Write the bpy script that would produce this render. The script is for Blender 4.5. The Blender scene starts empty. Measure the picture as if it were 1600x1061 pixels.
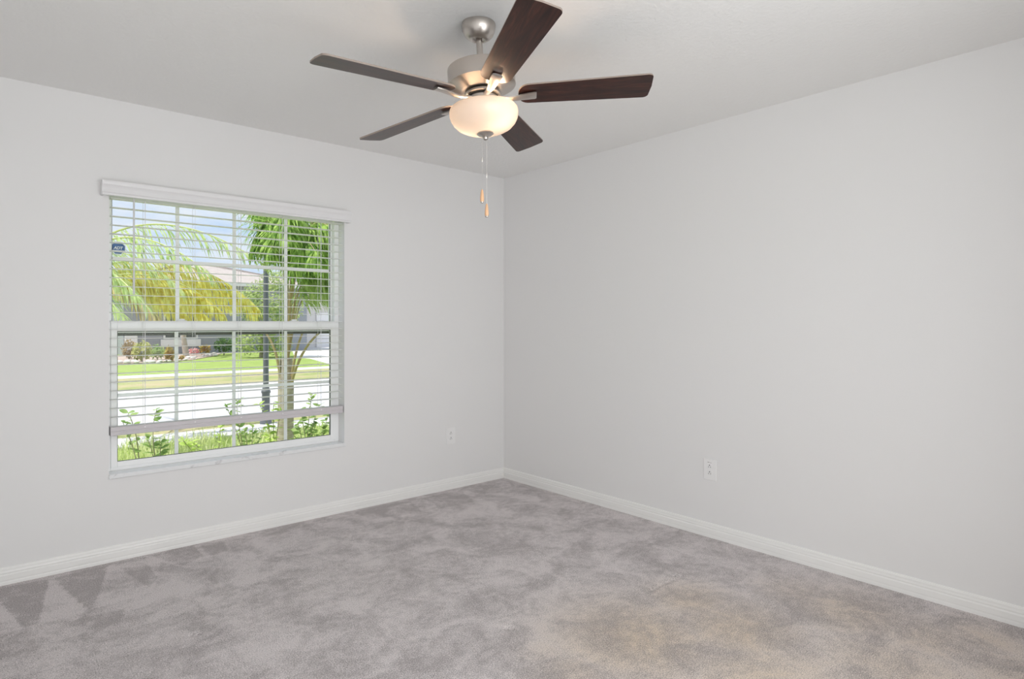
import bpy, bmesh, math, random
import numpy as np
from mathutils import Vector, Matrix
S = bpy.context.scene
COL = S.collection
PI = math.pi

# ------------------------------------------------------------------ camera
FP = 968.9                                   # focal length in pixels of the 1600 x 1061 frame
AZ = math.radians(48.824)
FWD = Vector((math.cos(AZ), math.sin(AZ), 0)); RGT = Vector((math.sin(AZ), -math.cos(AZ), 0))
CAM = Vector((-3.282, -3.855, 1.256))
cd = bpy.data.cameras.new('camera'); cam = bpy.data.objects.new('camera', cd); COL.objects.link(cam)
cam.location = CAM
cam.rotation_euler = (PI/2, 0, AZ - PI/2)
cd.sensor_width = 36; cd.sensor_fit = 'HORIZONTAL'
cd.lens = FP/1600*36
cd.shift_x = 0.0; cd.shift_y = -(530.5-505.6)/1600
cd.clip_start = 0.02; cd.clip_end = 500
S.camera = cam

def ray(px, py): return FWD + RGT*((px-800)/FP) + Vector((0, 0, (505.6-py)/FP))
def at(px, py, depth): return CAM + ray(px, py)*depth             # the point a pixel shows at a depth
def aty(px, py, y): r = ray(px, py); return CAM + r*((y-CAM.y)/r.y)
def atz(px, py, z): r = ray(px, py); return CAM + r*((z-CAM.z)/r.z)

# ------------------------------------------------------------------ view, sky, sun, lights
S.view_settings.view_transform = 'Standard'; S.view_settings.look = 'None'
S.view_settings.gamma = 1.0; S.view_settings.use_curve_mapping = False
S.view_settings.exposure = 0.0
S.cycles.max_bounces = 12; S.cycles.diffuse_bounces = 8; S.cycles.transparent_max_bounces = 24
S.cycles.sample_clamp_indirect = 6.0
S.cycles.caustics_reflective = False; S.cycles.caustics_refractive = False

w = bpy.data.worlds.new('sky'); S.world = w; w.use_nodes = True
nt = w.node_tree; nt.nodes.clear()
def N(nt, typ, **kw):
    n = nt.nodes.new(typ)
    for k, v in kw.items(): setattr(n, k, v)
    return n
tc = N(nt, 'ShaderNodeTexCoord'); mp = N(nt, 'ShaderNodeMapping')
mp.inputs['Scale'].default_value = (1.0, 1.0, 2.4); mp.inputs['Location'].default_value = (3.1, 0.4, 0.2)
nz = N(nt, 'ShaderNodeTexNoise'); nz.inputs['Scale'].default_value = 3.6; nz.inputs['Detail'].default_value = 7; nz.inputs['Roughness'].default_value = 0.58
cr = N(nt, 'ShaderNodeValToRGB'); cr.color_ramp.elements[0].position = 0.44; cr.color_ramp.elements[1].position = 0.60
mx = N(nt, 'ShaderNodeMix', data_type='RGBA')
mx.inputs['A'].default_value = (0.60, 0.76, 1.0, 1); mx.inputs['B'].default_value = (0.93, 0.95, 1.0, 1)
bg = N(nt, 'ShaderNodeBackground'); bg.inputs['Strength'].default_value = 1.0
out = N(nt, 'ShaderNodeOutputWorld')
L = nt.links.new
L(tc.outputs['Generated'], mp.inputs['Vector']); L(mp.outputs['Vector'], nz.inputs['Vector'])
L(nz.outputs['Fac'], cr.inputs['Fac']); L(cr.outputs['Color'], mx.inputs['Factor'])
L(mx.outputs['Result'], bg.inputs['Color']); L(bg.outputs['Background'], out.inputs['Surface'])

def lamp(name, typ, loc, target=None, **kw):
    d = bpy.data.lights.new(name, typ); o = bpy.data.objects.new(name, d); COL.objects.link(o)
    o.location = loc
    for k, v in kw.items(): setattr(d, k, v)
    if target is not None: o.rotation_euler = (Vector(target)-Vector(loc)).to_track_quat('-Z', 'Y').to_euler()
    return o
lamp('sun', 'SUN', (-14, 0.5, 30), (0, 0, 0), energy=4.4, angle=0.009, color=(1, 0.96, 0.9))
# added fill light behind the camera, shining in through the opening there
lamp('fill_light', 'AREA', (-2.25, -4.40, 1.18), (-2.10, 0, 1.28), energy=56, shape='RECTANGLE', size=2.2, size_y=2.1, color=(0.97, 1.0, 1.0))
# daylight portal in the window
po = lamp('window_portal', 'AREA', (-2.06, 0.24, 1.22), (-2.06, -3, 1.22), energy=1, shape='RECTANGLE', size=1.36, size_y=1.6)
po.data.cycles.is_portal = True

# ------------------------------------------------------------------ materials
def mat(name, color=(0.8, 0.8, 0.8), rough=0.6, metal=0.0, **kw):
    m = bpy.data.materials.new(name); m.use_nodes = True
    b = m.node_tree.nodes['Principled BSDF']
    b.inputs['Base Color'].default_value = (*color, 1); b.inputs['Roughness'].default_value = rough; b.inputs['Metallic'].default_value = metal
    for k, v in kw.items(): b.inputs[k].default_value = v
    return m
def bsdf(m): return m.node_tree.nodes['Principled BSDF']
def add_noise_bump(m, scale=80, strength=0.1, detail=3, dist=0.002, rough=0.5, stretch=(1, 1, 1)):
    t = m.node_tree; c = N(t, 'ShaderNodeTexCoord'); mp = N(t, 'ShaderNodeMapping'); mp.inputs['Scale'].default_value = stretch
    n = N(t, 'ShaderNodeTexNoise'); n.inputs['Scale'].default_value = scale; n.inputs['Detail'].default_value = detail; n.inputs['Roughness'].default_value = rough
    b = N(t, 'ShaderNodeBump'); b.inputs['Strength'].default_value = strength; b.inputs['Distance'].default_value = dist
    t.links.new(c.outputs['Object'], mp.inputs['Vector']); t.links.new(mp.outputs['Vector'], n.inputs['Vector'])
    t.links.new(n.outputs['Fac'], b.inputs['Height']); t.links.new(b.outputs['Normal'], bsdf(m).inputs['Normal'])
    return n
def add_noise_color(m, stops, scale=10, detail=4, rough=0.6, stretch=(1, 1, 1), distortion=0.0, coord='Object'):
    t = m.node_tree; c = N(t, 'ShaderNodeTexCoord'); mp = N(t, 'ShaderNodeMapping'); mp.inputs['Scale'].default_value = stretch
    n = N(t, 'ShaderNodeTexNoise'); n.inputs['Scale'].default_value = scale; n.inputs['Detail'].default_value = detail
    n.inputs['Roughness'].default_value = rough; n.inputs['Distortion'].default_value = distortion
    r = N(t, 'ShaderNodeValToRGB')
    while len(r.color_ramp.elements) < len(stops): r.color_ramp.elements.new(0.5)
    for e, (p, col) in zip(r.color_ramp.elements, stops): e.position = p; e.color = (*col, 1)
    t.links.new(c.outputs[coord], mp.inputs['Vector']); t.links.new(mp.outputs['Vector'], n.inputs['Vector'])
    t.links.new(n.outputs['Fac'], r.inputs['Fac']); t.links.new(r.outputs['Color'], bsdf(m).inputs['Base Color'])
    return r
M = {}
M['paint'] = mat('wall_paint', (0.805, 0.80, 0.80), 0.55); add_noise_bump(M['paint'], 130, 0.06, 2, 0.002)
M['ceiling'] = mat('ceiling_texture_paint', (0.835, 0.83, 0.82), 0.8); add_noise_bump(M['ceiling'], 48, 0.42, 4, 0.006, 0.55)
M['trim'] = mat('trim_paint', (0.86, 0.855, 0.84), 0.35)
M['vinyl'] = mat('white_vinyl', (0.90, 0.90, 0.905), 0.35)
M['blind'] = mat('blind_white', (0.88, 0.88, 0.885), 0.45)
M['rail'] = mat('blind_rail_shaded', (0.62, 0.59, 0.61), 0.4)  # white rail, its shade put into a greyer base colour
M['valance'] = mat('valance_white', (0.80, 0.795, 0.805), 0.4)
m = mat('slat_white', (0.95, 0.95, 0.95), 0.45); t = m.node_tree; o = t.nodes['Material Output']
tl = N(t, 'ShaderNodeBsdfTranslucent'); tl.inputs['Color'].default_value = (0.92, 0.92, 0.92, 1); a1 = N(t, 'ShaderNodeMixShader'); a1.inputs['Fac'].default_value = 0.42
t.links.new(bsdf(m).outputs[0], a1.inputs[1]); t.links.new(tl.outputs[0], a1.inputs[2]); t.links.new(a1.outputs[0], o.inputs['Surface']); M['slat'] = m
M['cord'] = mat('cord_white', (0.82, 0.82, 0.82), 0.7)
M['gasket'] = mat('dark_gasket', (0.05, 0.055, 0.05), 0.6)
M['plate'] = mat('outlet_plastic', (0.85, 0.845, 0.845), 0.3)
M['slot'] = mat('outlet_slot_dark', (0.03, 0.03, 0.03), 0.6)
M['nickel'] = mat('brushed_nickel', (0.55, 0.51, 0.475), 0.33, 1.0)
add_noise_bump(M['nickel'], 60, 0.06, 3, 0.001, 0.5, (1, 1, 30))
M['black'] = mat('black_rubber', (0.015, 0.013, 0.012), 0.6)
M['blade'] = mat('walnut_blade', (0.05, 0.02, 0.015), 0.33, 0.0, **{'Specular IOR Level': 0.38})
add_noise_color(M['blade'], [(0.30, (0.010, 0.0045, 0.004)), (0.52, (0.032, 0.0105, 0.0075)), (0.75, (0.085, 0.029, 0.018))], 5.0, 6, 0.62, (1.0, 9.0, 9.0), 0.9)
M['blade_edge'] = mat('blade_edge_band', (0.30, 0.245, 0.21), 0.4)
M['fob'] = mat('maple_fob', (0.78, 0.47, 0.27), 0.4)
M['chain'] = mat('pull_chain_metal', (0.75, 0.72, 0.68), 0.35, 1.0)

# frosted glass of the fan light: light scatters through the shell
m = bpy.data.materials.new('frosted_bowl_glass'); m.use_nodes = True; t = m.node_tree; t.nodes.clear()
o = N(t, 'ShaderNodeOutputMaterial'); tr = N(t, 'ShaderNodeBsdfTranslucent'); di = N(t, 'ShaderNodeBsdfDiffuse'); gl = N(t, 'ShaderNodeBsdfGlossy')
tr.inputs['Color'].default_value = (0.25, 0.236, 0.226, 1); di.inputs['Color'].default_value = (0.74, 0.69, 0.65, 1); gl.inputs['Roughness'].default_value = 0.25
a1 = N(t, 'ShaderNodeMixShader'); a1.inputs['Fac'].default_value = 0.5; a2 = N(t, 'ShaderNodeMixShader'); a2.inputs['Fac'].default_value = 0.06
t.links.new(tr.outputs[0], a1.inputs[1]); t.links.new(di.outputs[0], a1.inputs[2]); t.links.new(a1.outputs[0], a2.inputs[1]); t.links.new(gl.outputs[0], a2.inputs[2]); t.links.new(a2.outputs[0], o.inputs['Surface'])
M['bowl'] = m
m = bpy.data.materials.new('lit_bulb'); m.use_nodes = True; t = m.node_tree; t.nodes.clear()
o = N(t, 'ShaderNodeOutputMaterial'); em = N(t, 'ShaderNodeEmission'); em.inputs['Color'].default_value = (1.0, 0.70, 0.46, 1); em.inputs['Strength'].default_value = 120
t.links.new(em.outputs[0], o.inputs['Surface']); M['bulb'] = m
m = bpy.data.materials.new('window_glass'); m.use_nodes = True; t = m.node_tree; t.nodes.clear()
o = N(t, 'ShaderNodeOutputMaterial'); tp = N(t, 'ShaderNodeBsdfTransparent'); gl = N(t, 'ShaderNodeBsdfGlossy'); gl.inputs['Roughness'].default_value = 0.02
tp.inputs['Color'].default_value = (0.975, 0.985, 0.98, 1)
a1 = N(t, 'ShaderNodeMixShader'); a1.inputs['Fac'].default_value = 0.006
t.links.new(tp.outputs[0], a1.inputs[1]); t.links.new(gl.outputs[0], a1.inputs[2]); t.links.new(a1.outputs[0], o.inputs['Surface']); M['glass'] = m
# clear plastic of the tilt wand
M['wand'] = mat('wand_plastic', (0.72, 0.73, 0.73), 0.25)
M['marble'] = mat('marble_sill', (0.82, 0.82, 0.81), 0.25)
add_noise_color(M['marble'], [(0.30, (0.30, 0.30, 0.31)), (0.36, (0.66, 0.66, 0.67)), (0.44, (0.82, 0.83, 0.84))], 7, 6, 0.6, (1, 1, 1), 1.6)

# carpet: pile lay, fibre grain and stains from attributes of the floor mesh
m = mat('carpet', (0.4, 0.37, 0.37), 0.95, 0, **{'Specular IOR Level': 0.1, 'Sheen Weight': 0.15}); t = m.node_tree
c = N(t, 'ShaderNodeTexCoord')
def noise(scale, detail, rough=0.6, dist=0.0):
    n = N(t, 'ShaderNodeTexNoise'); n.inputs['Scale'].default_value = scale; n.inputs['Detail'].default_value = detail
    n.inputs['Roughness'].default_value = rough; n.inputs['Distortion'].default_value = dist
    t.links.new(c.outputs['Object'], n.inputs['Vector']); return n
def math_(op, a, b):
    n = N(t, 'ShaderNodeMath', operation=op)
    for i, v in enumerate((a, b)):
        if isinstance(v, (int, float)): n.inputs[i].default_value = v
        else: t.links.new(v, n.inputs[i])
    return n.outputs[0]
def attr(n): a = N(t, 'ShaderNodeAttribute'); a.attribute_name = n; return a.outputs['Fac']
n1 = noise(4.4, 6, 0.66, 0.6).outputs['Fac']; n2 = noise(210, 4, 0.85).outputs['Fac']; n3 = noise(28, 4, 0.65).outputs['Fac']
v = math_('ADD', math_('MULTIPLY', math_('SUBTRACT', n1, 0.5), 3.6), 0.56)
v = math_('ADD', v, math_('MULTIPLY', math_('SUBTRACT', n3, 0.5), 1.6))
v = math_('ADD', v, math_('MULTIPLY', math_('SUBTRACT', n2, 0.5), 2.4))
v = math_('ADD', v, attr('lay'))
cl = N(t, 'ShaderNodeClamp'); t.links.new(v, cl.inputs['Value'])
v = math_('ADD', math_('MULTIPLY', cl.outputs[0], 0.43), 0.295)
v = math_('ADD', v, math_('MULTIPLY', math_('SUBTRACT', n2, 0.5), 3.3))
r = N(t, 'ShaderNodeValToRGB')
r.color_ramp.elements[0].position = 0.0; r.color_ramp.elements[0].color = (0.26, 0.232, 0.232, 1)
r.color_ramp.elements[1].position = 1.0; r.color_ramp.elements[1].color = (0.93, 0.865, 0.87, 1)
t.links.new(v, r.inputs['Fac'])
st = N(t, 'ShaderNodeMix', data_type='RGBA', blend_type='MULTIPLY'); st.inputs['B'].default_value = (0.95, 0.85, 0.68, 1)
t.links.new(math_('MULTIPLY', attr('stain'), math_('ADD', math_('MULTIPLY', math_('SUBTRACT', n1, 0.5), 2.0), 0.95)), st.inputs['Factor'])
t.links.new(r.outputs['Color'], st.inputs['A']); t.links.new(st.outputs['Result'], bsdf(m).inputs['Base Color'])
bp = N(t, 'ShaderNodeBump'); bp.inputs['Strength'].default_value = 0.7; bp.inputs['Distance'].default_value = 0.006
t.links.new(math_('ADD', n2, math_('MULTIPLY', n3, 0.8)), bp.inputs['Height']); t.links.new(bp.outputs['Normal'], bsdf(m).inputs['Normal'])
M['carpet'] = m

def leafmat(name, c1, c2, scale=3.0, trans=0.45):
    m = bpy.data.materials.new(name); m.use_nodes = True; t = m.node_tree; t.nodes.clear()
    o = N(t, 'ShaderNodeOutputMaterial'); c = N(t, 'ShaderNodeTexCoord'); n = N(t, 'ShaderNodeTexNoise'); n.inputs['Scale'].default_value = scale; n.inputs['Detail'].default_value = 4
    r = N(t, 'ShaderNodeValToRGB'); r.color_ramp.elements[0].position = 0.35; r.color_ramp.elements[1].position = 0.65
    r.color_ramp.elements[0].color = (*c1, 1); r.color_ramp.elements[1].color = (*c2, 1)
    d = N(t, 'ShaderNodeBsdfDiffuse'); tl = N(t, 'ShaderNodeBsdfTranslucent'); mxs = N(t, 'ShaderNodeMixShader'); mxs.inputs['Fac'].default_value = trans
    t.links.new(c.outputs['Object'], n.inputs['Vector']); t.links.new(n.outputs['Fac'], r.inputs['Fac'])
    t.links.new(r.outputs['Color'], d.inputs['Color']); t.links.new(r.outputs['Color'], tl.inputs['Color'])
    t.links.new(d.outputs[0], mxs.inputs[1]); t.links.new(tl.outputs[0], mxs.inputs[2]); t.links.new(mxs.outputs[0], o.inputs['Surface'])
    return m
M['palm_green'] = leafmat('palm_leaf_green', (0.11, 0.24, 0.05), (0.56, 0.74, 0.22), 14)
M['palm_pale'] = leafmat('palm_leaf_pale', (0.40, 0.54, 0.22), (0.76, 0.84, 0.44), 16)
M['palm_yellow'] = leafmat('palm_leaf_yellow', (0.68, 0.58, 0.10), (0.88, 0.90, 0.36), 16)
M['palm_tan'] = leafmat('palm_stalk_tan', (0.50, 0.40, 0.22), (0.66, 0.58, 0.30), 4, 0.1)
M['rachis'] = mat('palm_rachis', (0.55, 0.58, 0.22), 0.5)
M['petiole'] = mat('palm_petiole', (0.44, 0.34, 0.19), 0.6)
M['bush_dark'] = leafmat('bush_leaf_dark', (0.08, 0.16, 0.06), (0.20, 0.32, 0.12), 5, 0.3)
M['tree_leaf'] = leafmat('tree_leaf', (0.30, 0.42, 0.18), (0.64, 0.70, 0.32), 2.5, 0.4)
M['shrub_leaf'] = leafmat('shrub_leaf', (0.24, 0.38, 0.13), (0.52, 0.64, 0.28), 9, 0.4)
M['lime_leaf'] = leafmat('lime_leaf', (0.45, 0.62, 0.14), (0.66, 0.78, 0.28), 7, 0.45)
M['croton'] = leafmat('croton_leaf', (0.40, 0.22, 0.08), (0.60, 0.52, 0.16), 4, 0.3)
M['yellowplant'] = leafmat('yellow_leaf', (0.42, 0.44, 0.16), (0.66, 0.64, 0.30), 4, 0.3)
M['tanplant'] = leafmat('tan_grass', (0.36, 0.28, 0.16), (0.54, 0.43, 0.26), 4, 0.3)
M['pink'] = leafmat('pink_petal', (0.78, 0.36, 0.40), (0.85, 0.58, 0.52), 9, 0.3)
M['grassblade'] = leafmat('grass_blade', (0.58, 0.68, 0.26), (0.88, 0.88, 0.54), 3, 0.4)
M['bark'] = mat('palm_bark', (0.44, 0.37, 0.30), 0.9); add_noise_color(M['bark'], [(0.3, (0.30, 0.25, 0.20)), (0.7, (0.56, 0.48, 0.40))], 10, 5, 0.6, (1, 1, 5)); add_noise_bump(M['bark'], 14, 0.6, 3, 0.01, 0.6, (1, 1, 6))
M['stem'] = mat('woody_stem', (0.36, 0.33, 0.22), 0.8)
M['lawn'] = mat('lawn_turf', (0.42, 0.56, 0.12), 0.95); add_noise_color(M['lawn'], [(0.3, (0.24, 0.34, 0.07)), (0.55, (0.34, 0.44, 0.11)), (0.75, (0.44, 0.50, 0.20))], 1.1, 8, 0.75); add_noise_bump(M['lawn'], 20, 0.8, 4, 0.05)
M['verge'] = mat('verge_turf', (0.5, 0.5, 0.2), 0.95); add_noise_color(M['verge'], [(0.36, (0.29, 0.35, 0.11)), (0.5, (0.42, 0.41, 0.19)), (0.64, (0.52, 0.41, 0.26))], 0.7, 8, 0.72); add_noise_bump(M['verge'], 20, 0.8, 4, 0.05)
M['concrete'] = mat('concrete_walk', (0.72, 0.70, 0.69), 0.9); add_noise_bump(M['concrete'], 30, 0.2)
M['asphalt'] = mat('street_asphalt', (0.46, 0.455, 0.46), 0.9); add_noise_color(M['asphalt'], [(0.3, (0.54, 0.53, 0.54)), (0.7, (0.60, 0.59, 0.60))], 3, 8, 0.8)
M['mulch'] = mat('mulch', (0.5, 0.40, 0.34), 0.95); add_noise_color(M['mulch'], [(0.3, (0.40, 0.29, 0.24)), (0.7, (0.60, 0.50, 0.44))], 6, 6, 0.7)
M['stucco'] = mat('grey_stucco', (0.33, 0.34, 0.37), 0.9)
M['stucco_pale'] = mat('pale_stucco', (0.78, 0.75, 0.72), 0.9)
M['fascia'] = mat('white_fascia', (0.80, 0.79, 0.78), 0.6)
M['soffit'] = mat('soffit', (0.5, 0.49, 0.48), 0.8)
M['shingle'] = mat('tan_shingle', (0.48, 0.42, 0.39), 0.9); add_noise_color(M['shingle'], [(0.3, (0.42, 0.365, 0.34)), (0.7, (0.52, 0.46, 0.43))], 4, 5, 0.7)
M['housewindow'] = mat('house_window_glass', (0.10, 0.11, 0.11), 0.1)
M['garage'] = mat('garage_door_white', (0.86, 0.84, 0.84), 0.6)
M['lamppost'] = mat('lamp_post_grey', (0.13, 0.14, 0.16), 0.45)
M['lampglass'] = mat('lamp_lantern_glass', (0.75, 0.75, 0.72), 0.2)
M['rock'] = mat('pale_rock', (0.66, 0.62, 0.58), 0.9)
M['stk_blue'] = mat('sticker_blue', (0.035, 0.13, 0.34), 0.35)
M['stk_white'] = mat('sticker_white', (0.80, 0.84, 0.86), 0.35)

# ------------------------------------------------------------------ mesh helpers
class MB:
    def __init__(s): s.v = []; s.f = []; s.m = []
    def add(s, vs, fs, mi=0):
        b = len(s.v); s.v += [tuple(v) for v in vs]; s.f += [tuple(i+b for i in f) for f in fs]; s.m += [mi]*len(fs); return s
    def box(s, x0, x1, y0, y1, z0, z1, mi=0):
        return s.add([(x0,y0,z0),(x1,y0,z0),(x1,y1,z0),(x0,y1,z0),(x0,y0,z1),(x1,y0,z1),(x1,y1,z1),(x0,y1,z1)],
                     [(0,3,2,1),(4,5,6,7),(0,1,5,4),(1,2,6,5),(2,3,7,6),(3,0,4,7)], mi)
    def lathe(s, prof, n=48, ctr=(0,0,0), mi=0, cap=True):
        vs = [(ctr[0]+r*math.cos(2*PI*k/n), ctr[1]+r*math.sin(2*PI*k/n), ctr[2]+z) for r, z in prof for k in range(n)]
        fs = [(i*n+k, i*n+(k+1)%n, (i+1)*n+(k+1)%n, (i+1)*n+k) for i in range(len(prof)-1) for k in range(n)]
        if cap: fs += [tuple(range(n))[::-1], tuple((len(prof)-1)*n+k for k in range(n))]
        return s.add(vs, fs, mi)
    def tube(s, pts, rad, n=8, mi=0):
        pts = [Vector(p) for p in pts]; rads = rad if isinstance(rad, (list, tuple)) else [rad]*len(pts)
        vs = []; up = Vector((0.31, 0.17, 0.93))
        for i, p in enumerate(pts):
            d = (pts[min(i+1, len(pts)-1)]-pts[max(i-1, 0)]).normalized()
            u = d.cross(up); u = u.normalized() if u.length > 1e-4 else d.orthogonal().normalized(); up_ = u.cross(d)
            up = up_
            vs += [p+(u*math.cos(2*PI*k/n)+up_*math.sin(2*PI*k/n))*rads[i] for k in range(n)]
        fs = [(i*n+k, i*n+(k+1)%n, (i+1)*n+(k+1)%n, (i+1)*n+k) for i in range(len(pts)-1) for k in range(n)]
        fs += [tuple(range(n))[::-1], tuple((len(pts)-1)*n+k for k in range(n))]
        return s.add(vs, fs, mi)
    def prism(s, poly, z0, z1, mi=0):                  # polygon in xy, extruded in z
        n = len(poly)
        return s.add([(x,y,z0) for x,y in poly]+[(x,y,z1) for x,y in poly],
                     [tuple(range(n))[::-1], tuple(range(n,2*n))]+[(k,(k+1)%n,n+(k+1)%n,n+k) for k in range(n)], mi)
    def sweep_x(s, poly, x0, x1, mi=0):                # polygon of (y, z), extruded in x
        n = len(poly)
        return s.add([(x0,y,z) for y,z in poly]+[(x1,y,z) for y,z in poly],
                     [tuple(range(n)), tuple(range(n,2*n))[::-1]]+[(k,n+k,n+(k+1)%n,(k+1)%n) for k in range(n)], mi)
    def sphere(s, c, r, n=12, mi=0, sz=1.0):
        prof = [(max(1e-4, r*math.sin(PI*i/n)), -r*sz*math.cos(PI*i/n)) for i in range(n+1)]
        return s.lathe(prof, n*2, c, mi)
    def build(s, name, mats, parent=None, smooth=False, bevel=0.0, seg=2, fix=True, loc=None):
        me = bpy.data.meshes.new(name); me.from_pydata(s.v, [], s.f)
        for m_ in (mats if isinstance(mats, (list, tuple)) else [mats]): me.materials.append(m_)
        me.polygons.foreach_set('material_index', s.m)
        if fix:
            bm = bmesh.new(); bm.from_mesh(me); bmesh.ops.recalc_face_normals(bm, faces=bm.faces); bm.to_mesh(me); bm.free()
        if smooth:
            me.polygons.foreach_set('use_smooth', [True]*len(me.polygons)); me.set_sharp_from_angle(angle=math.radians(34))
        me.update()
        o = bpy.data.objects.new(name, me); COL.objects.link(o)
        if parent is not None: o.parent = parent
        if loc is not None: o.location = loc
        if bevel:
            b = o.modifiers.new('bevel', 'BEVEL'); b.width = bevel; b.segments = seg; b.limit_method = 'ANGLE'; b.angle_limit = math.radians(35)
        return o
def tag(o, label, cat, group=None, kind=None):
    o['label'] = label; o['category'] = cat
    if group: o['group'] = group
    if kind: o['kind'] = kind
    return o
def empty(name, loc=(0,0,0)):
    o = bpy.data.objects.new(name, None); COL.objects.link(o); o.location = loc; o.empty_display_size = 0.1; return o
def struct(o): o['kind'] = 'structure'; return o

# ------------------------------------------------------------------ room shell
RH = 2.44; XL = -3.62; YB = -3.92
WX0, WX1, WZ0, WZ1 = -2.73, -1.398, 0.440, 1.985       # window opening
b = MB()
for x0, x1, z0, z1 in ((XL-0.2, WX0, -0.25, 2.6), (WX1, 0.2, -0.25, 2.6), (WX0, WX1, -0.25, WZ0), (WX0, WX1, WZ1, 2.6)): b.box(x0, x1, 0, 0.2, z0, z1)
struct(b.build('wall_back', M['paint']))
struct(MB().box(0, 0.2, YB-1.2, 0, -0.25, 2.6).build('wall_right', M['paint']))
struct(MB().box(XL-0.2, XL, YB-1.2, 0, -0.25, 2.6).build('wall_left', M['paint']))
b = MB()                                                # unseen wall behind the camera; wide opening made for the fill light
b.box(XL, -3.55, YB-0.12, YB, 0, RH); b.box(-1.15, 0, YB-0.12, YB, 0, RH); b.box(-3.55, -1.15, YB-0.12, YB, 2.34, RH)
struct(b.build('wall_front', M['paint']))
struct(MB().box(XL, 0, YB-1.2, YB-1.08, 0, RH).build('wall_hall', M['paint']))
struct(MB().box(XL, 0, YB-1.2, 0, RH, 2.6).build('ceiling', M['ceiling']))

def floor():
    nx, ny = 362, 512
    xs = np.linspace(XL, 0, nx); ys = np.linspace(YB-1.2, 0, ny)
    X, Y = np.meshgrid(xs, ys)
    def inside(poly):
        c_ = np.zeros(X.shape, bool); n = len(poly)
        for i in range(n):
            (x1, y1), (x2, y2) = poly[i], poly[(i+1) % n]
            if y1 == y2: continue
            c_ ^= ((y1 > Y) != (y2 > Y)) & (X < (x2-x1)*(Y-y1)/(y2-y1)+x1)
        return c_
    def P(*px): return [tuple(atz(x, y, 0)[:2]) for x, y in px]
    lay = np.zeros(X.shape); stain = np.zeros(X.shape); Z = np.zeros(X.shape)
    # vacuum strokes by the window wall, dark and light wedges
    for amp, px in ((-0.5, ((-30,925),(76,905),(60,975),(36,980),(0,940))), (0.5, ((78,904),(135,952),(122,968),(62,972))), (-0.5, ((84,902),(168,884),(146,950),(136,952))),
                    (0.3, ((168,884),(255,866),(240,925),(150,950))), (-0.5, ((176,880),(226,870),(246,905),(232,918))), (-0.5, ((232,868),(300,853),(318,868),(286,884))),
                    (-0.45, ((310,852),(345,845),(358,860),(330,868))), (0.35, ((0,945),(36,982),(0,990))), (-0.35, ((120,968),(195,952),(190,972),(130,985))),
                    (0.25, ((245,925),(420,900),(330,945),(140,1000))), (-0.4, ((550,800),(640,782),(660,800),(580,812))), (-0.35, ((660,778),(720,766),(740,784),(690,795)))):
        lay[inside(P(*px))] += amp
    for x, y, r_, a_ in ((1000,1000,.50,.9),(1150,985,.42,.8),(1080,940,.30,.7),(900,1050,.25,.6),(1330,960,.40,.6),(1450,1000,.35,.55),(1250,1050,.45,.55),(860,1020,.2,.4),(1540,1000,.3,.5),(1400,1050,.5,.6),(1180,1055,.5,.7),(1580,1050,.4,.5),(1250,930,.3,.4)):
        c_ = atz(x, y, 0); stain = np.maximum(stain, a_*np.exp(-(((X-c_.x)**2+(Y-c_.y)**2)/(r_*r_*0.5))))
    def ridge(px, wd, dep):
        nonlocal Z
        p_ = P(*px)
        for (x1, y1), (x2, y2) in zip(p_, p_[1:]):
            l2 = (x2-x1)**2+(y2-y1)**2; tt = np.clip(((X-x1)*(x2-x1)+(Y-y1)*(y2-y1))/l2, 0, 1)
            d2 = (X-x1-tt*(x2-x1))**2+(Y-y1-tt*(y2-y1))**2
            Z = Z - dep*np.exp(-d2/(wd*wd))
    ridge(((1020,922),(1042,908),(1066,901)), 0.012, 0.007)          # furniture dents and a crease in the pile
    for x, y in ((1055,899),(795,981),(304,992),(228,871),(536,800),(825,820)): ridge(((x-4,y),(x+4,y)), 0.010, 0.010)
    me = bpy.data.meshes.new('floor')
    vs = np.stack([X.ravel(), Y.ravel(), Z.ravel()], 1)
    idx = np.arange(nx*ny).reshape(ny, nx)
    fs = np.stack([idx[:-1,:-1].ravel(), idx[:-1,1:].ravel(), idx[1:,1:].ravel(), idx[1:,:-1].ravel()], 1)
    me.from_pydata(vs.tolist(), [], fs.tolist())
    for n_, a_ in (('lay', lay), ('stain', stain)):
        at_ = me.attributes.new(n_, 'FLOAT', 'POINT'); at_.data.foreach_set('value', a_.ravel().astype(np.float32))
    me.materials.append(M['carpet']); me.polygons.foreach_set('use_smooth', [True]*len(me.polygons))
    o = bpy.data.objects.new('floor', me); COL.objects.link(o); return struct(o)
floor()

# baseboards: stepped colonial profile, 83 mm
BP = [(0,0),(0.0135,0),(0.0135,0.012),(0.0125,0.018),(0.0135,0.024),(0.0130,0.046),(0.0095,0.052),(0.0105,0.058),(0.0085,0.066),(0.0080,0.074),(0.0050,0.081),(0.0,0.083)]
struct(MB().sweep_x([(-y, z) for y, z in BP], XL, 0).build('baseboard_back', M['trim']))
o = MB().sweep_x([(-y, z) for y, z in BP], YB, -0.0005).build('baseboard_right', M['trim'])
# turn the sweep so that it runs along y on the right wall
for v in o.data.vertices: x, y, z = v.co; v.co = (y, x, z)
o.data.flip_normals(); struct(o)
o = MB().sweep_x([(y, z) for y, z in BP], YB, -0.0005).build('baseboard_left', M['trim'])
for v in o.data.vertices: x, y, z = v.co; v.co = (XL+y, x, z)
struct(o)

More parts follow.
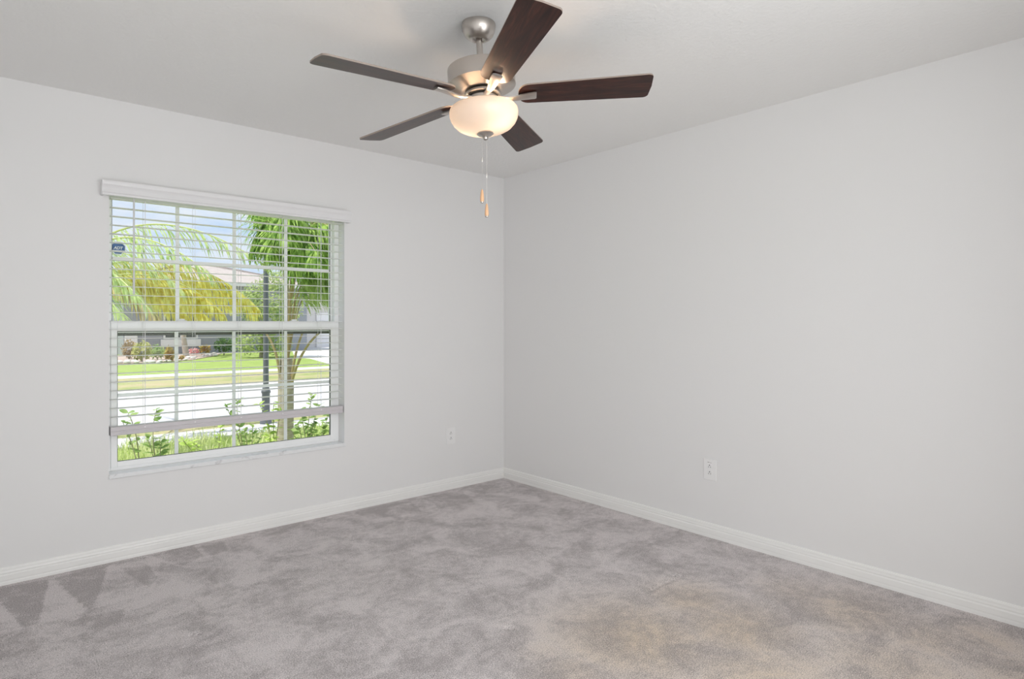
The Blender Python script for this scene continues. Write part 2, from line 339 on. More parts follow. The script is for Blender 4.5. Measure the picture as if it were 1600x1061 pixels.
# ------------------------------------------------------------------ window
win = struct(empty('window_1', ((WX0+WX1)/2, 0.12, WZ0)))
def wpart(b, name, m, par=win, **kw):
    o = b.build(name, m, **kw); o.parent = par
    base = Vector((0,0,0)); p = par
    while p is not None: base += p.location; p = p.parent
    o.location = -base
    return o
def frame(x0, x1, z0, z1, y0, y1, l, r_, bt, tp):
    b = MB(); b.box(x0, x0+l, y0, y1, z0, z1); b.box(x1-r_, x1, y0, y1, z0, z1)
    b.box(x0+l, x1-r_, y0, y1, z0, z0+bt); b.box(x0+l, x1-r_, y0, y1, z1-tp, z1); return b
SZ = 0.460                                             # top of the sill
b = frame(WX0, WX1, SZ, WZ1, 0.086, 0.165, 0.020, 0.030, 0.018, 0.03)
wpart(b, 'window_frame', M['vinyl'], bevel=0.002)
lx0, lx1 = WX0+0.020, WX1-0.030
b = frame(lx0, lx1, 0.478, 1.268, 0.078, 0.104, 0.030, 0.030, 0.030, 0.053)
wpart(b, 'lower_sash', M['vinyl'], bevel=0.002)
b = frame(lx0, lx1, 1.205, WZ1-0.03, 0.124, 0.150, 0.012, 0.014, 0.055, 0.02)
wpart(b, 'upper_sash', M['vinyl'], bevel=0.002)
gx0, gx1 = lx0+0.030, lx1-0.030
wpart(frame(gx0, gx1, 0.508, 1.215, 0.0835, 0.0875, 0.0025, 0.005, 0.0025, 0.004), 'glazing_gasket', M['gasket'])
wpart(frame(lx0+0.012, lx1-0.014, 1.26, WZ1-0.05, 0.1225, 0.126, 0.001, 0.004, 0.001, 0.001), 'glazing_gasket', M['gasket'])
wpart(MB().box(gx0, gx1, 0.0885, 0.0915, 0.508, 1.215), 'glass_pane', M['glass'])
wpart(MB().box(lx0+0.012, lx1-0.014, 0.1345, 0.1375, 1.26, WZ1-0.05), 'glass_pane', M['glass'])
wpart(MB().box(lx0, lx1, 0.153, 0.163, 1.188, 1.212), 'screen_frame', mat('screen_frame_bronze', (0.10, 0.105, 0.085), 0.5))
# grilles: four lights wide, two high in each sash
b = MB()
for x in (-2.388, -2.073, -1.757): b.box(x-0.0095, x+0.0095, 0.0925, 0.0985, 0.508, 1.215)
b.box(gx0, gx1, 0.0922, 0.0988, 0.856, 0.875)
wpart(b, 'grille', M['vinyl'])
b = MB()
for x in (-2.375, -2.060, -1.742): b.box(x-0.010, x+0.010, 0.1275, 0.1335, 1.26, WZ1-0.05)
b.box(lx0+0.012, lx1-0.014, 0.1272, 0.1338, 1.600, 1.622)
wpart(b, 'grille', M['vinyl'])
for x in (-2.36, -1.70): # sash locks on the meeting rail
    b = MB(); b.box(x-0.025, x+0.025, 0.081, 0.112, 1.268, 1.275); b.box(x-0.018, x+0.014, 0.086, 0.098, 1.275, 1.283)
    wpart(b, 'sash_lock', M['vinyl'], bevel=0.002)
b = MB(); b.box(WX0-0.001, WX1+0.006, -0.014, 0, 0.437, SZ); b.box(WX0, WX1, 0, 0.17, 0.4405, SZ)
o = wpart(b, 'window_sill', M['marble'], bevel=0.003)

# sticker on the upper sash glass
stk = tag(empty('security_sticker', (-2.668, 0.134, 1.671)), 'small blue octagonal sticker with white letters on the upper window glass, at its left edge', 'sticker')
def octo(r, y0, y1, b, mi=0, cut=None):
    pts = [(r*math.cos(PI/8+k*PI/4), r*math.sin(PI/8+k*PI/4)) for k in range(8)]
    n = 8
    b.add([(x, y0, z) for x, z in pts]+[(x, y1, z) for x, z in pts], [tuple(range(n)), tuple(range(n,2*n))]+[(k,(k+1)%n,n+(k+1)%n,n+k) for k in range(n)], mi)
b = MB(); octo(0.0385, -0.0008, 0, b); b.build('sticker_border', M['stk_white'], stk)
b = MB(); octo(0.0340, -0.0014, -0.0009, b); b.build('sticker_face', M['stk_blue'], stk)
b = MB(); b.box(-0.0312, 0.0312, -0.0020, -0.0015, -0.0175, -0.0125); b.build('sticker_band', M['stk_white'], stk)
fc = bpy.data.curves.new('sticker_letters', 'FONT'); fc.body = 'ADT'; fc.size = 0.0215; fc.align_x = 'CENTER'; fc.shear = 0.18; fc.offset = 0.0007; fc.extrude = 0.0002; fc.space_character = 0.92
fo = bpy.data.objects.new('tmp_text', fc); COL.objects.link(fo)
dg = bpy.context.evaluated_depsgraph_get(); me = bpy.data.meshes.new_from_object(fo.evaluated_get(dg)); bpy.data.objects.remove(fo)
me.materials.clear(); me.materials.append(M['stk_white'])
o = bpy.data.objects.new('sticker_letters', me); COL.objects.link(o); o.parent = stk; o.location = (0, -0.0018, -0.0068); o.rotation_euler = (PI/2, 0, 0)

# ------------------------------------------------------------------ blind
bl = tag(empty('window_blind', (-2.064, 0.035, 0.66)), 'white horizontal slatted blind with moulded valance, slats open, hanging in the window', 'blind')
def bpart(b, name, m, **kw): return wpart(b, name, m, par=bl, **kw)
VP = [(-0.058,1.924),(-0.058,1.934),(-0.053,1.940),(-0.052,1.962),(-0.056,1.970),(-0.062,1.978),(-0.064,1.990),(-0.064,2.000),(-0.052,2.000),(-0.046,1.990),(-0.046,1.924)]
b = MB(); b.sweep_x(VP, -2.768, -1.375)
for x0 in (-2.768, -1.387): b.box(x0, x0+0.012, -0.047, -0.0005, 1.926, 1.998)
bpart(b, 'valance', M['valance'], bevel=0.0012)
b = MB(); b.box(-2.722, -1.406, 0.010, 0.062, 1.945, 1.983); bpart(b, 'headrail', M['blind'], bevel=0.002)
b = MB()
zs = [0.757+0.0466*k for k in range(26)]
def slat(b, z, x0=-2.719, x1=-1.408, th=0.0022):
    ys = [0.010, 0.0225, 0.035, 0.0475, 0.060]; cv = [0, .0008, .0011, .0008, 0]
    poly = [(y, z+c_) for y, c_ in zip(ys, cv)]+[(y, z+c_-th) for y, c_ in reversed(list(zip(ys, cv)))]
    b.sweep_x(poly, x0, x1)
for z in zs: slat(b, z)
bpart(b, 'slats', M['slat'])
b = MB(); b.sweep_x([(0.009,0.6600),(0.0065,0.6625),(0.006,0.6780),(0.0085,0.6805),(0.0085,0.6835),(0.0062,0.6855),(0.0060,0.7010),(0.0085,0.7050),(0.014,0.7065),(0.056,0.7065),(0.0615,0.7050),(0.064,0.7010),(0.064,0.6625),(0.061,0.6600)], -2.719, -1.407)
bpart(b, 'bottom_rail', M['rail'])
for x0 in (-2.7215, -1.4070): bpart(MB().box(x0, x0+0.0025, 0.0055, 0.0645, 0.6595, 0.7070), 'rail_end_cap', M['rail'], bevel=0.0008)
for x in (-2.562, -2.311, -2.058, -1.808, -1.555):
    b = MB()
    for y in (0.0085, 0.0615): b.box(x-0.0008, x+0.0008, y-0.0006, y+0.0006, 0.7055, 1.945)
    b.box(x+0.006, x+0.0074, 0.0345, 0.0358, 0.7055, 1.945)
    for z in zs: b.box(x-0.0007, x+0.0007, 0.0085, 0.0615, z-0.0040, z-0.0032)
    bpart(b, 'ladder_cord', M['cord'])
for x in (-2.562, -2.311, -2.058, -1.808, -1.555): bpart(MB().box(x-0.0035, x+0.0035, 0.0050, 0.0066, 0.6905, 0.6965), 'cord_plug', M['cord'])
b = MB(); b.lathe([(0.0035,0),(0.0055,0.004),(0.0055,0.09),(0.0045,0.10),(0.0045,0.525)], 8, (-2.618, -0.012, 1.412)); b.tube([(-2.618,-0.012,1.937),(-2.618,-0.006,1.948),(-2.618,0.012,1.955)], 0.0018, 6)
bpart(b, 'tilt_wand', M['wand'], smooth=True)

# ------------------------------------------------------------------ outlets (socket with the ground hole up)
def outlet(name, loc, rz, label, mark):
    e = tag(empty(name, loc), label, 'outlet', 'wall outlets'); e.rotation_euler = (0, 0, rz)
    # local: plate faces -y, centred at the origin on the wall plane
    b = MB(); b.box(-0.042, 0.042, -0.0055, 0, -0.062, 0.062); b.build('cover_plate', M['plate'], e, bevel=0.003)
    for zc in (0.0195, -0.0195):
        pts = []
        for k in range(24):
            a_ = 2*PI*k/24; x = 0.0172*math.cos(a_); z = max(-0.0135, min(0.0135, 0.0172*math.sin(a_))); pts.append((x, z))
        b = MB(); n = len(pts)
        b.add([(x, -0.0085, zc+z) for x, z in pts]+[(x, -0.004, zc+z) for x, z in pts], [tuple(range(n)), tuple(range(n,2*n))]+[(k,(k+1)%n,n+(k+1)%n,n+k) for k in range(n)])
        sk = b.build('socket', M['plate'], e, bevel=0.0006)
        b = MB(); b.box(-0.0075, -0.0052, -0.0089, -0.008, zc-0.0080, zc+0.0005); b.box(0.0052, 0.0075, -0.0089, -0.008, zc-0.0070, zc+0.0005)
        nn = 12; b.add([(0.0032*math.cos(2*PI*k/nn), y, zc+0.0070+0.0032*math.sin(2*PI*k/nn)) for y in (-0.0090, -0.008) for k in range(nn)],
                       [tuple(range(nn)), tuple(range(nn,2*nn))]+[(k,(k+1)%nn,nn+(k+1)%nn,nn+k) for k in range(nn)])
        b.build('slot', M['slot'], sk)
    nn = 12; b = MB(); b.add([(0.003*math.cos(2*PI*k/nn), y, 0.003*math.sin(2*PI*k/nn)) for y in (-0.0068, -0.005) for k in range(nn)],
                   [tuple(range(nn)), tuple(range(nn,2*nn))]+[(k,(k+1)%nn,nn+(k+1)%nn,nn+k) for k in range(nn)]); b.build('screw', M['plate'], e)
    if mark:
        b = MB(); b.box(-0.015, -0.002, -0.0062, -0.0050, 0.0405, 0.0435); b.box(0.002, 0.010, -0.0062, -0.0050, 0.0395, 0.0420); b.build('smudge', mat('grey_smudge', (0.35, 0.34, 0.34), 0.8), e)
outlet('wall_outlet', (-0.532, 0, 0.404), 0, 'white double wall outlet under the window wall, between window and room corner', False)
outlet('wall_outlet', (0, -1.876, 0.397), -PI/2, 'white double wall outlet on the right wall, facing left', True)

# ------------------------------------------------------------------ ceiling fan
fan = tag(empty('ceiling_fan'), 'brushed nickel ceiling fan with five dark walnut blades and lit frosted glass bowl', 'ceiling fan')
HUB = CAM + FWD*2.453 + RGT*(-52/FP*2.453); HUB.z = 2.40
ax = Vector((0.0172, -0.0815, -1)).normalized()
fx = ax.cross(Vector((0,1,0))).normalized(); fz = -ax; fy = fz.cross(fx)
mw = Matrix((fx, fy, fz)).transposed().to_4x4(); mw.translation = HUB
fan.matrix_world = mw
b = MB(); b.lathe([(0.066,0.042),(0.067,0.036),(0.067,0.028),(0.064,0.012),(0.057,-0.004),(0.045,-0.016),(0.036,-0.022),(0.026,-0.024),(0.022,-0.020),(0.018,-0.018)], 56)
cp = b.build('canopy', M['nickel'], fan, smooth=True)
cp.rotation_euler = mw.to_3x3().inverted().to_euler()   # the canopy stays flat on the ceiling, the rod hangs a little off plumb
b = MB(); b.lathe([(0.0125,-0.010),(0.0125,-0.145)], 24); b.lathe([(0.017,-0.125),(0.019,-0.129),(0.019,-0.150)], 24); b.build('downrod', M['nickel'], fan, smooth=True)
b = MB(); b.lathe([(0.020,-0.139),(0.100,-0.140),(0.126,-0.142),(0.132,-0.145),(0.133,-0.150),(0.133,-0.2085),(0.086,-0.230),(0.080,-0.233),(0.02,-0.234)], 72)
b.build('motor_housing', M['nickel'], fan, smooth=True)
b = MB(); b.lathe([(0.060,-0.232),(0.060,-0.259)], 48); b.build('flywheel', M['black'], fan, smooth=True)
b = MB(); b.lathe([(0.058,-0.240),(0.070,-0.241),(0.072,-0.244),(0.072,-0.249),(0.069,-0.252),(0.058,-0.253)], 48); b.build('arm_ring', M['nickel'], fan, smooth=True)
b = MB(); b.lathe([(0.050,-0.257),(0.058,-0.259),(0.058,-0.298),(0.05,-0.300)], 48); b.build('light_fitter', M['nickel'], fan, smooth=True)
b = MB(); prof = [(0.119,-0.2988),(0.124,-0.2990),(0.129,-0.3015),(0.1335,-0.307),(0.1355,-0.316),(0.1350,-0.330),(0.131,-0.343),(0.123,-0.358),(0.109,-0.373),(0.090,-0.384),(0.066,-0.392),(0.040,-0.397),(0.014,-0.399)]
b.lathe(prof, 72, cap=False); bowl = b.build('light_bowl', M['bowl'], fan, smooth=True, fix=False)
b = MB(); b.lathe([(0.006,-0.300),(0.006,-0.398)], 12); b.lathe([(0.010,-0.3975),(0.032,-0.3985),(0.033,-0.402),(0.027,-0.406),(0.014,-0.409),(0.0095,-0.413),(0.011,-0.418),(0.0085,-0.424),(0.003,-0.427)], 32)
b.build('finial', M['nickel'], fan, smooth=True)
for an, rr in ((-1.35, 0.062), (1.85, 0.062)):
    b = MB(); c_ = (rr*math.cos(an), rr*math.sin(an), -0.330); b.sphere(c_, 0.019, 10); b.build('light_bulb', M['bulb'], fan, smooth=True)
    b = MB(); b.tube([(0.035*math.cos(an), 0.035*math.sin(an), -0.292), (c_[0]*0.9, c_[1]*0.9, -0.322)], 0.011, 12); b.build('bulb_socket', M['plate'], fan, smooth=True)

def blade_mesh():
    # outline along +x in the local frame of the blade; slightly wider at the tip
    r0, r1, wi, wo = 0.140, 0.662, 0.058, 0.0715
    top = []
    for k in range(9):                                   # rounded root
        a_ = PI/2*k/8; top.append((r0+0.050*(1-math.sin(a_)) if False else r0+0.045-0.045*math.cos(a_), (wi)*math.sin(a_)**0.8))
    for k in range(1, 9):
        s_ = k/9; top.append((r0+0.045+(r1-0.022-r0-0.045)*s_, wi+(wo-wi)*s_))
    for k in range(7):                                   # rounded tip corners
        a_ = PI/2*k/6; top.append((r1-0.020+0.014*math.sin(a_)+0.006*(k/6), wo-0.014+0.014*math.cos(a_)))
    out_ = top+[(r1+0.004, 0.0)]+[(x, -y) for x, y in reversed(top[1:])]
    return out_
ol = blade_mesh()
b = MB(); n = len(ol); h = 0.0032
b.add([(x, y, -h) for x, y in ol]+[(x, y, h) for x, y in ol], [tuple(range(n))[::-1], tuple(range(n, 2*n))], 0)
b.add([(x, y, -h) for x, y in ol]+[(x, y, h) for x, y in ol], [(k, (k+1) % n, n+(k+1) % n, n+k) for k in range(n)], 1)
bmesh_blade = b
def arm_mb():
    b = MB(); st_ = [(0.052,-0.012,0.011,0.006),(0.075,-0.015,0.011,0.006),(0.100,-0.0195,0.0115,0.006),(0.125,-0.0195,0.0135,0.006),(0.150,-0.0155,0.0165,0.0058),(0.180,-0.0125,0.0195,0.0055),(0.206,-0.0110,0.0200,0.0055),(0.211,-0.0105,0.0180,0.004)]
    vs = []; sec = 8
    for x, z, hw, hh in st_:
        for k in range(sec):
            a_ = 2*PI*(k+0.5)/sec; c_, s_ = math.cos(a_), math.sin(a_)
            vs.append((x, hw*math.copysign(min(1, abs(c_)*1.08), c_), z+hh*math.copysign(min(1, abs(s_)*1.08), s_)))
    m_ = len(st_)
    fs = [(i*sec+k, i*sec+(k+1) % sec, (i+1)*sec+(k+1) % sec, (i+1)*sec+k) for i in range(m_-1) for k in range(sec)]+[tuple(range(sec))[::-1], tuple((m_-1)*sec+k for k in range(sec))]
    return b.add(vs, fs)
blade0 = bmesh_blade.build('blade', [M['blade'], M['blade_edge']], fan)
arm0 = arm_mb().build('blade_arm', M['nickel'], fan, smooth=True)
ZB = -0.2505
for k in range(5):
    an = -(0.7182+k*2*PI/5)
    for o0, dz in ((blade0, 0.0), (arm0, 0.0)):
        o = o0 if k == 0 else o0.copy()
        if k: COL.objects.link(o)
        o.parent = fan; o.location = (0, 0, ZB+dz); o.rotation_euler = (math.radians(-12), 0, an)
# pull chains hang plumb from the finial
inv = mw.inverted()
def chain(px, zf, zc, name):
    top = mw @ Vector((0, 0, -0.415)); d = top-CAM; dep = d.dot(FWD)
    p = at(px, 300, dep); x, y = p.x, p.y
    b = MB(); pts = [(top.x*0.5+x*0.5, top.y*0.5+y*0.5, top.z+0.004), (x, y, top.z-0.012), (x, y, zf+0.024)]
    b.tube(pts, 0.00035, 6)
    zz = top.z-0.016
    while zz > zf+0.026: b.sphere((x, y, zz), 0.0008, 4); zz -= 0.0062
    ch = b.build('pull_chain', M['chain'], fan, smooth=True); ch.matrix_parent_inverse = inv
    b = MB(); b.lathe([(0.0016,0.012),(0.0028,0.008),(0.0028,-0.004),(0.0016,-0.008)], 10, (x, y, zc)); c2 = b.build('chain_connector', M['chain'], ch, smooth=True)
    b = MB(); b.lathe([(0.0020,0.026),(0.0040,0.023),(0.0056,0.012),(0.0074,-0.004),(0.0078,-0.016),(0.0066,-0.022)], 20, (x, y, zf)); b.build('fob', M['fob'], ch, smooth=True)
    b = MB(); b.lathe([(0.0066,-0.022),(0.0070,-0.0235),(0.0062,-0.0265),(0.003,-0.028)], 20, (x, y, zf)); b.build('fob_tip', M['nickel'], ch, smooth=True)
chain(753.3, 1.756, 1.898, 'a'); chain(760.5, 1.700, 1.836, 'b')

# ------------------------------------------------------------------ outdoors: ground
G = -0.25
def slab(name, poly, m, dz=0.0, th=0.12): return struct(MB().prism(poly, G-th, G+dz).build(name, m))
def strip(name, y0, y1, m, dz=0.0, x0=-30, x1=60, th=0.12): return slab(name, [(x0,y0),(x1,y0),(x1,y1),(x0,y1)], m, dz, th)
strip('near_lawn', 0.2, 4.85, M['lawn'])
strip('near_sidewalk', 4.85, 5.58, M['concrete'], 0.01)
strip('near_verge', 5.58, 6.2, M['verge'])
strip('street', 6.2, 11.45, M['asphalt'], -0.02)
strip('far_curb', 11.45, 12.2, M['concrete'], 0.0)
strip('far_verge', 12.2, 15.75, M['verge'], 0.01)
strip('far_sidewalk', 15.75, 16.7, M['concrete'], 0.015)
p1 = atz(461, 559, G); p2 = atz(484, 560.5, G); p3 = atz(513, 568, G)
dl = [(p3.x, 16.7), (60, 16.7), (60, 60), (11.3, 60), (11.3, 33), (p1.x, p1.y), (p2.x, p2.y), (p3.x-0.05, p3.y)]
slab('driveway', dl, M['concrete'], 0.01)
slab('far_lawn', [(-30,16.7), (p3.x, 16.7), (p3.x-0.05, p3.y), (p2.x, p2.y), (p1.x, p1.y), (11.3, 33), (11.3, 60), (-30, 60)], M['lawn'])
bd = [atz(150,569,G), atz(200,569,G), atz(260,566,G), atz(300,563,G), atz(335,556.5,G), atz(350,551.5,G)]
slab('mulch_bed', [(q.x, q.y) for q in bd]+[(bd[-1].x+0.3, 29.9), (bd[0].x-4, 29.9), (bd[0].x-4, bd[0].y)], M['mulch'], 0.03)

# ------------------------------------------------------------------ houses across the street
def house(name, x0, x1, y0, y1, ez, rz, ov, wallm, label):
    h = tag(empty(name, ((x0+x1)/2, y0, G)), label, 'house')
    def hp(b, n_, m_, par=h, **kw): return wpart(b, n_, m_, par=par, **kw)
    hp(MB().box(x0, x1, y0, y1, G, ez), 'house_wall', wallm)
    hp(MB().box(x0-ov, x1+ov, y0-ov, y1+ov, ez-0.02, ez+0.16), 'fascia', M['fascia'])
    X0, X1, Y0, Y1 = x0-ov-0.05, x1+ov+0.05, y0-ov-0.05, y1+ov+0.05; d_ = (Y1-Y0)/2
    z0 = ez+0.16
    b = MB(); b.add([(X0,Y0,z0),(X1,Y0,z0),(X1,Y1,z0),(X0,Y1,z0),(X0+d_,Y0+d_,rz),(X1-d_,Y0+d_,rz)], [(0,1,5,4),(1,2,5),(2,3,4,5),(3,0,4),(3,2,1,0)])
    hp(b, 'hip_roof', M['shingle'])
    return h, hp
HY = 30.0
hA, hp = house('grey_house', aty(193,540,HY).x, 11.0, HY, HY+10, 3.22, aty(330,413,HY+5.5).z, 0.5, M['stucco'], 'grey stucco house with tan hip roof across the street')
wl = aty(258, 530, HY).x; wr = aty(306, 530, HY).x
o = hp(MB().box(wl, wr, HY-0.04, HY, 0.55, 1.9), 'house_window', M['housewindow'])
b = frame(wl-0.08, wr+0.08, 0.5, 1.98, HY-0.07, HY, 0.08, 0.08, 0.05, 0.08); b.box((wl+wr)/2-0.04, (wl+wr)/2+0.04, HY-0.07, HY-0.01, 0.55, 1.9); hp(b, 'window_trim', M['fascia'])
hp(MB().box(wl-0.2, wr+0.2, HY-0.12, HY, 0.12, 0.48), 'sill_band', M['fascia'])
hp(MB().box(aty(193,540,HY).x+0.05, aty(193,540,HY).x+0.55, HY-0.1, HY, G+0.1, 0.75), 'utility_panel', M['fascia'])
hB, hp = house('pale_house', 12.4, 26, 33.8, 44, 2.35, 4.4, 0.5, M['stucco_pale'], 'pale house with white garage door and driveway, behind the green palm')
gd = hp(MB().box(13.2, 18.2, 33.72, 33.8, G, 1.95), 'garage_door', M['garage'])
b = MB()
for k in range(1, 4): b.box(13.2, 18.2, 33.70, 33.72, G+k*0.55-0.02, G+k*0.55+0.02)
hp(b, 'garage_door_groove', M['soffit'])

# ------------------------------------------------------------------ lamp post
lp = atz(415.5, 663, G); lpo = tag(empty('lamp_post', (lp.x, lp.y, G)), 'dark grey street lamp post left of the green palm trunk', 'lamp post')
b = MB(); b.lathe([(0.085,0),(0.085,0.05),(0.068,0.09),(0.056,0.12),(0.056,0.46),(0.066,0.475),(0.066,0.50),(0.052,0.52),(0.047,0.56)], 24); b.build('post_base', M['lamppost'], lpo, smooth=True)
b = MB(); b.lathe([(0.040,0.55),(0.034,3.15)], 20); b.build('post_shaft', M['lamppost'], lpo, smooth=True)
b = MB(); b.lathe([(0.06,3.15),(0.11,3.2),(0.14,3.5),(0.10,3.52)], 8); b.build('lantern_glass', M['lampglass'], lpo)
b = MB(); b.lathe([(0.16,3.5),(0.10,3.6),(0.03,3.68),(0.01,3.75)], 8); b.build('lantern_cap', M['lamppost'], lpo)

# ------------------------------------------------------------------ plants
def bez(p, n):
    p = [Vector(q) for q in p]; m_ = len(p)-1
    out_ = []
    for i in range(n+1):
        t_ = i/n; q = list(p)
        while len(q) > 1: q = [a_.lerp(c_, t_) for a_, c_ in zip(q, q[1:])]
        out_.append(q[0])
    return out_
def leaflet(b, base, d, ln, wd, droop, mi, seg=3):
    side = d.cross(Vector((0,0,1)))
    side = side.normalized() if side.length > 1e-3 else Vector((1,0,0))
    p = Vector(base); vs = []; dd = d.normalized()
    for i in range(seg+1):
        wv = wd*(0.55 if i == 0 else (1.0 if i < seg else 0.12))
        vs += [p+side*wv*0.5, p-side*wv*0.5]
        dd = (dd+Vector((0,0,-droop/seg))).normalized(); p = p+dd*(ln/seg)
    b.add(vs, [(2*i, 2*i+1, 2*i+3, 2*i+2) for i in range(seg)], mi)
def frond(par, ctrl, n, ln, wd, droop, leafm, rachm, rng, start=0.12, rr=(0.016, 0.003), spread=0.8, taper=True, name='frond', wind=0.55):
    pts = bez(ctrl, 24); b = MB()
    b.tube(pts, [rr[0]+(rr[1]-rr[0])*i/24 for i in range(25)], 6, 1)
    for i in range(n):
        t_ = start+(1-start)*(i+0.5)/n; k = min(23, int(t_*24)); p = pts[k].lerp(pts[k+1], t_*24-k); tg = (pts[k+1]-pts[k]).normalized()
        sd = tg.cross(Vector((0,0,1))); sd = sd.normalized() if sd.length > 1e-3 else Vector((1,0,0))
        s_ = 1 if i % 2 else -1; u_ = (t_-start)/(1-start)
        l_ = ln*((0.55+1.2*u_ if u_ < 0.35 else 1.0-0.62*max(0, (u_-0.55)/0.45)) if taper else 1)*rng.uniform(0.8, 1.15)
        d_ = sd*s_*spread*rng.uniform(0.6, 1.15)+tg*rng.uniform(0.45, 0.8)+RGT*wind*rng.uniform(0.5, 1.4)+Vector((rng.uniform(-.25,.25), rng.uniform(-.25,.25), rng.uniform(-0.4, 0.35)))
        leaflet(b, p, d_, l_, wd*rng.uniform(0.8, 1.2), droop*rng.uniform(0.7, 1.3), 0)
    return wpart(b, name, [leafm, rachm], par=par, fix=False)

# left palm: its trunk stands out of sight to the left, the fronds sweep across the window
rng = random.Random(5)
D = 7.0
pb = at(80, 455, D)
palm = tag(empty('pale_palm', (pb.x, pb.y, G)), 'pale yellow-green palm whose drooping fronds fill the left half of the window', 'palm')
wpart(MB().tube([(pb.x, pb.y, G), (pb.x+0.03, pb.y, 0.5), (pb.x, pb.y, pb.z)], [0.13, 0.10, 0.09], 14), 'trunk', M['bark'], par=palm, smooth=True)
A = lambda *q: [at(x, y, d_) for x, y, d_ in q]
PL, YL, TN, RA, PE = M['palm_pale'], M['palm_yellow'], M['palm_tan'], M['rachis'], M['petiole']
for q, n_, ln, lm, st_, wi in (
    (((80,455,7.0),(160,320,6.9),(290,325,6.7),(420,418,6.5)), 110, 0.40, PL, 0.3, 0.6), (((80,455,7.0),(140,350,6.6),(230,345,6.2),(330,430,5.9)), 110, 0.42, PL, 0.2, 0.6),
    (((80,455,7.0),(130,375,7.2),(200,370,7.3),(285,455,7.4)), 110, 0.46, PL, 0.12, 0.6), (((80,455,7.0),(120,395,6.4),(160,395,6.2),(230,480,6.0)), 110, 0.42, PL, 0.12, 0.6),
    (((80,455,7.0),(110,430,6.4),(140,420,6.2),(195,500,6.0)), 100, 0.42, PL, 0.12, 0.6), (((80,455,7.0),(120,380,7.6),(170,390,7.7),(240,490,7.8)), 110, 0.42, PL, 0.12, 0.6),
    (((80,455,7.0),(110,425,7.4),(210,405,7.6),(300,500,7.7)), 170, 0.44, YL, 0.4, 0.3), (((80,455,7.0),(120,440,7.9),(240,420,8.1),(330,500,8.2)), 170, 0.42, YL, 0.4, 0.3),
    (((80,455,7.0),(160,390,7.6),(310,385,7.9),(402,480,8.1)), 200, 0.46, YL, 0.3, 0.3), (((80,455,7.0),(160,415,8.0),(300,400,8.4),(400,490,8.5)), 200, 0.46, YL, 0.3, 0.3),
    (((80,455,7.0),(170,420,7.5),(270,410,7.7),(350,490,7.8)), 180, 0.46, YL, 0.35, 0.3), (((80,455,7.0),(160,440,8.6),(280,420,8.8),(360,480,9.0)), 160, 0.40, YL, 0.35, 0.3),
    (((80,455,7.0),(130,440,6.8),(200,430,6.7),(250,500,6.6)), 70, 0.36, TN, 0.55, 0.3),
    (((80,455,7.0),(40,330,7.2),(-20,330,7.4),(-80,430,7.6)), 70, 0.5, PL, 0.12, 0.6), (((80,455,7.0),(95,330,7.9),(120,330,8.9),(130,440,9.6)), 70, 0.5, PL, 0.12, 0.6)):
    frond(palm, A(*q), n_, ln, 0.022 if lm is YL else 0.018, 3.0 if lm is YL else 1.4, lm, RA, rng, start=st_, wind=wi, spread=0.55)

# right palm: trunk in view, dense green drooping fronds
rng = random.Random(11); D = 6.0
tb = at(446, 690, D); tt = at(447, 560, D)
palm = tag(empty('green_palm', (tb.x, tb.y, G)), 'dense green palm with pale trunk behind the right panes of the window', 'palm')
wpart(MB().tube([(tb.x, tb.y, G), (tb.x, tb.y, tb.z), (tt.x, tt.y, tt.z-0.15), (tt.x, tt.y, tt.z)], [0.085, 0.075, 0.072, 0.06], 16), 'trunk', M['bark'], par=palm, smooth=True)
c0 = (446, 582, 6.0)
for pts in (((438,590,5.95),(432,540,5.9),(420,525,5.9),(408,512,5.9)), ((456,588,5.97),(462,545,5.9),(468,530,5.9),(478,508,5.9)), ((456,596,5.95),(470,545,5.8),(490,520,5.8),(530,500,5.8))):
    wpart(MB().tube(bez(A(*pts), 12), [0.014-0.006*i/12 for i in range(13)], 8), 'cut_stalk', M['petiole'], par=palm, smooth=True)
B0 = (449,575,6.0)
fr = [(B0,(452,380,6.0),(470,290,5.9),(560,400,5.7)), (B0,(448,390,5.9),(430,280,5.7),(392,390,5.5)), (B0,(450,340,6.1),(455,260,6.4),(470,340,6.9)),
      (B0,(456,420,5.8),(510,330,5.6),(570,450,5.4)), (B0,(449,370,5.8),(452,270,5.3),(448,370,4.9)), (B0,(449,360,6.2),(420,270,6.6),(398,340,7.0)),
      (B0,(455,390,5.9),(490,250,5.8),(600,330,5.7)), (B0,(452,400,5.7),(470,330,5.2),(500,410,4.9)), (B0,(456,430,6.1),(500,350,6.4),(545,440,6.7)),
      (B0,(450,390,6.1),(465,300,6.5),(500,390,6.9)), (B0,(457,430,5.9),(490,370,5.8),(530,450,5.6)), (B0,(449,380,6.0),(436,310,5.6),(424,390,5.3)),
      (B0,(452,350,6.0),(470,250,6.2),(520,330,6.5)), (B0,(455,380,6.3),(475,340,6.6),(515,400,7.0)), (B0,(454,370,5.6),(480,300,5.3),(540,380,5.1)),
      (B0,(450,400,6.3),(440,330,6.5),(418,400,6.7)), (B0,(455,360,6.2),(500,280,6.1),(545,360,6.0)), (B0,(453,400,6.4),(462,340,6.8),(480,400,7.2)),
      (B0,(462,440,5.9),(490,390,5.8),(530,460,5.6)), (B0,(465,450,6.2),(490,410,6.3),(525,470,6.4)), (B0,(452,390,6.2),(430,300,6.0),(400,330,6.0)), (B0,(458,400,5.8),(500,330,5.9),(530,380,6.0))]
for i, q in enumerate(fr): frond(palm, A(*q), 260, 0.40, 0.016, 1.6, M['palm_green'] if i not in (3, 10, 18, 19) else M['palm_pale'], M['petiole'], rng, start=0.36, rr=(0.006, 0.003), wind=0.8)

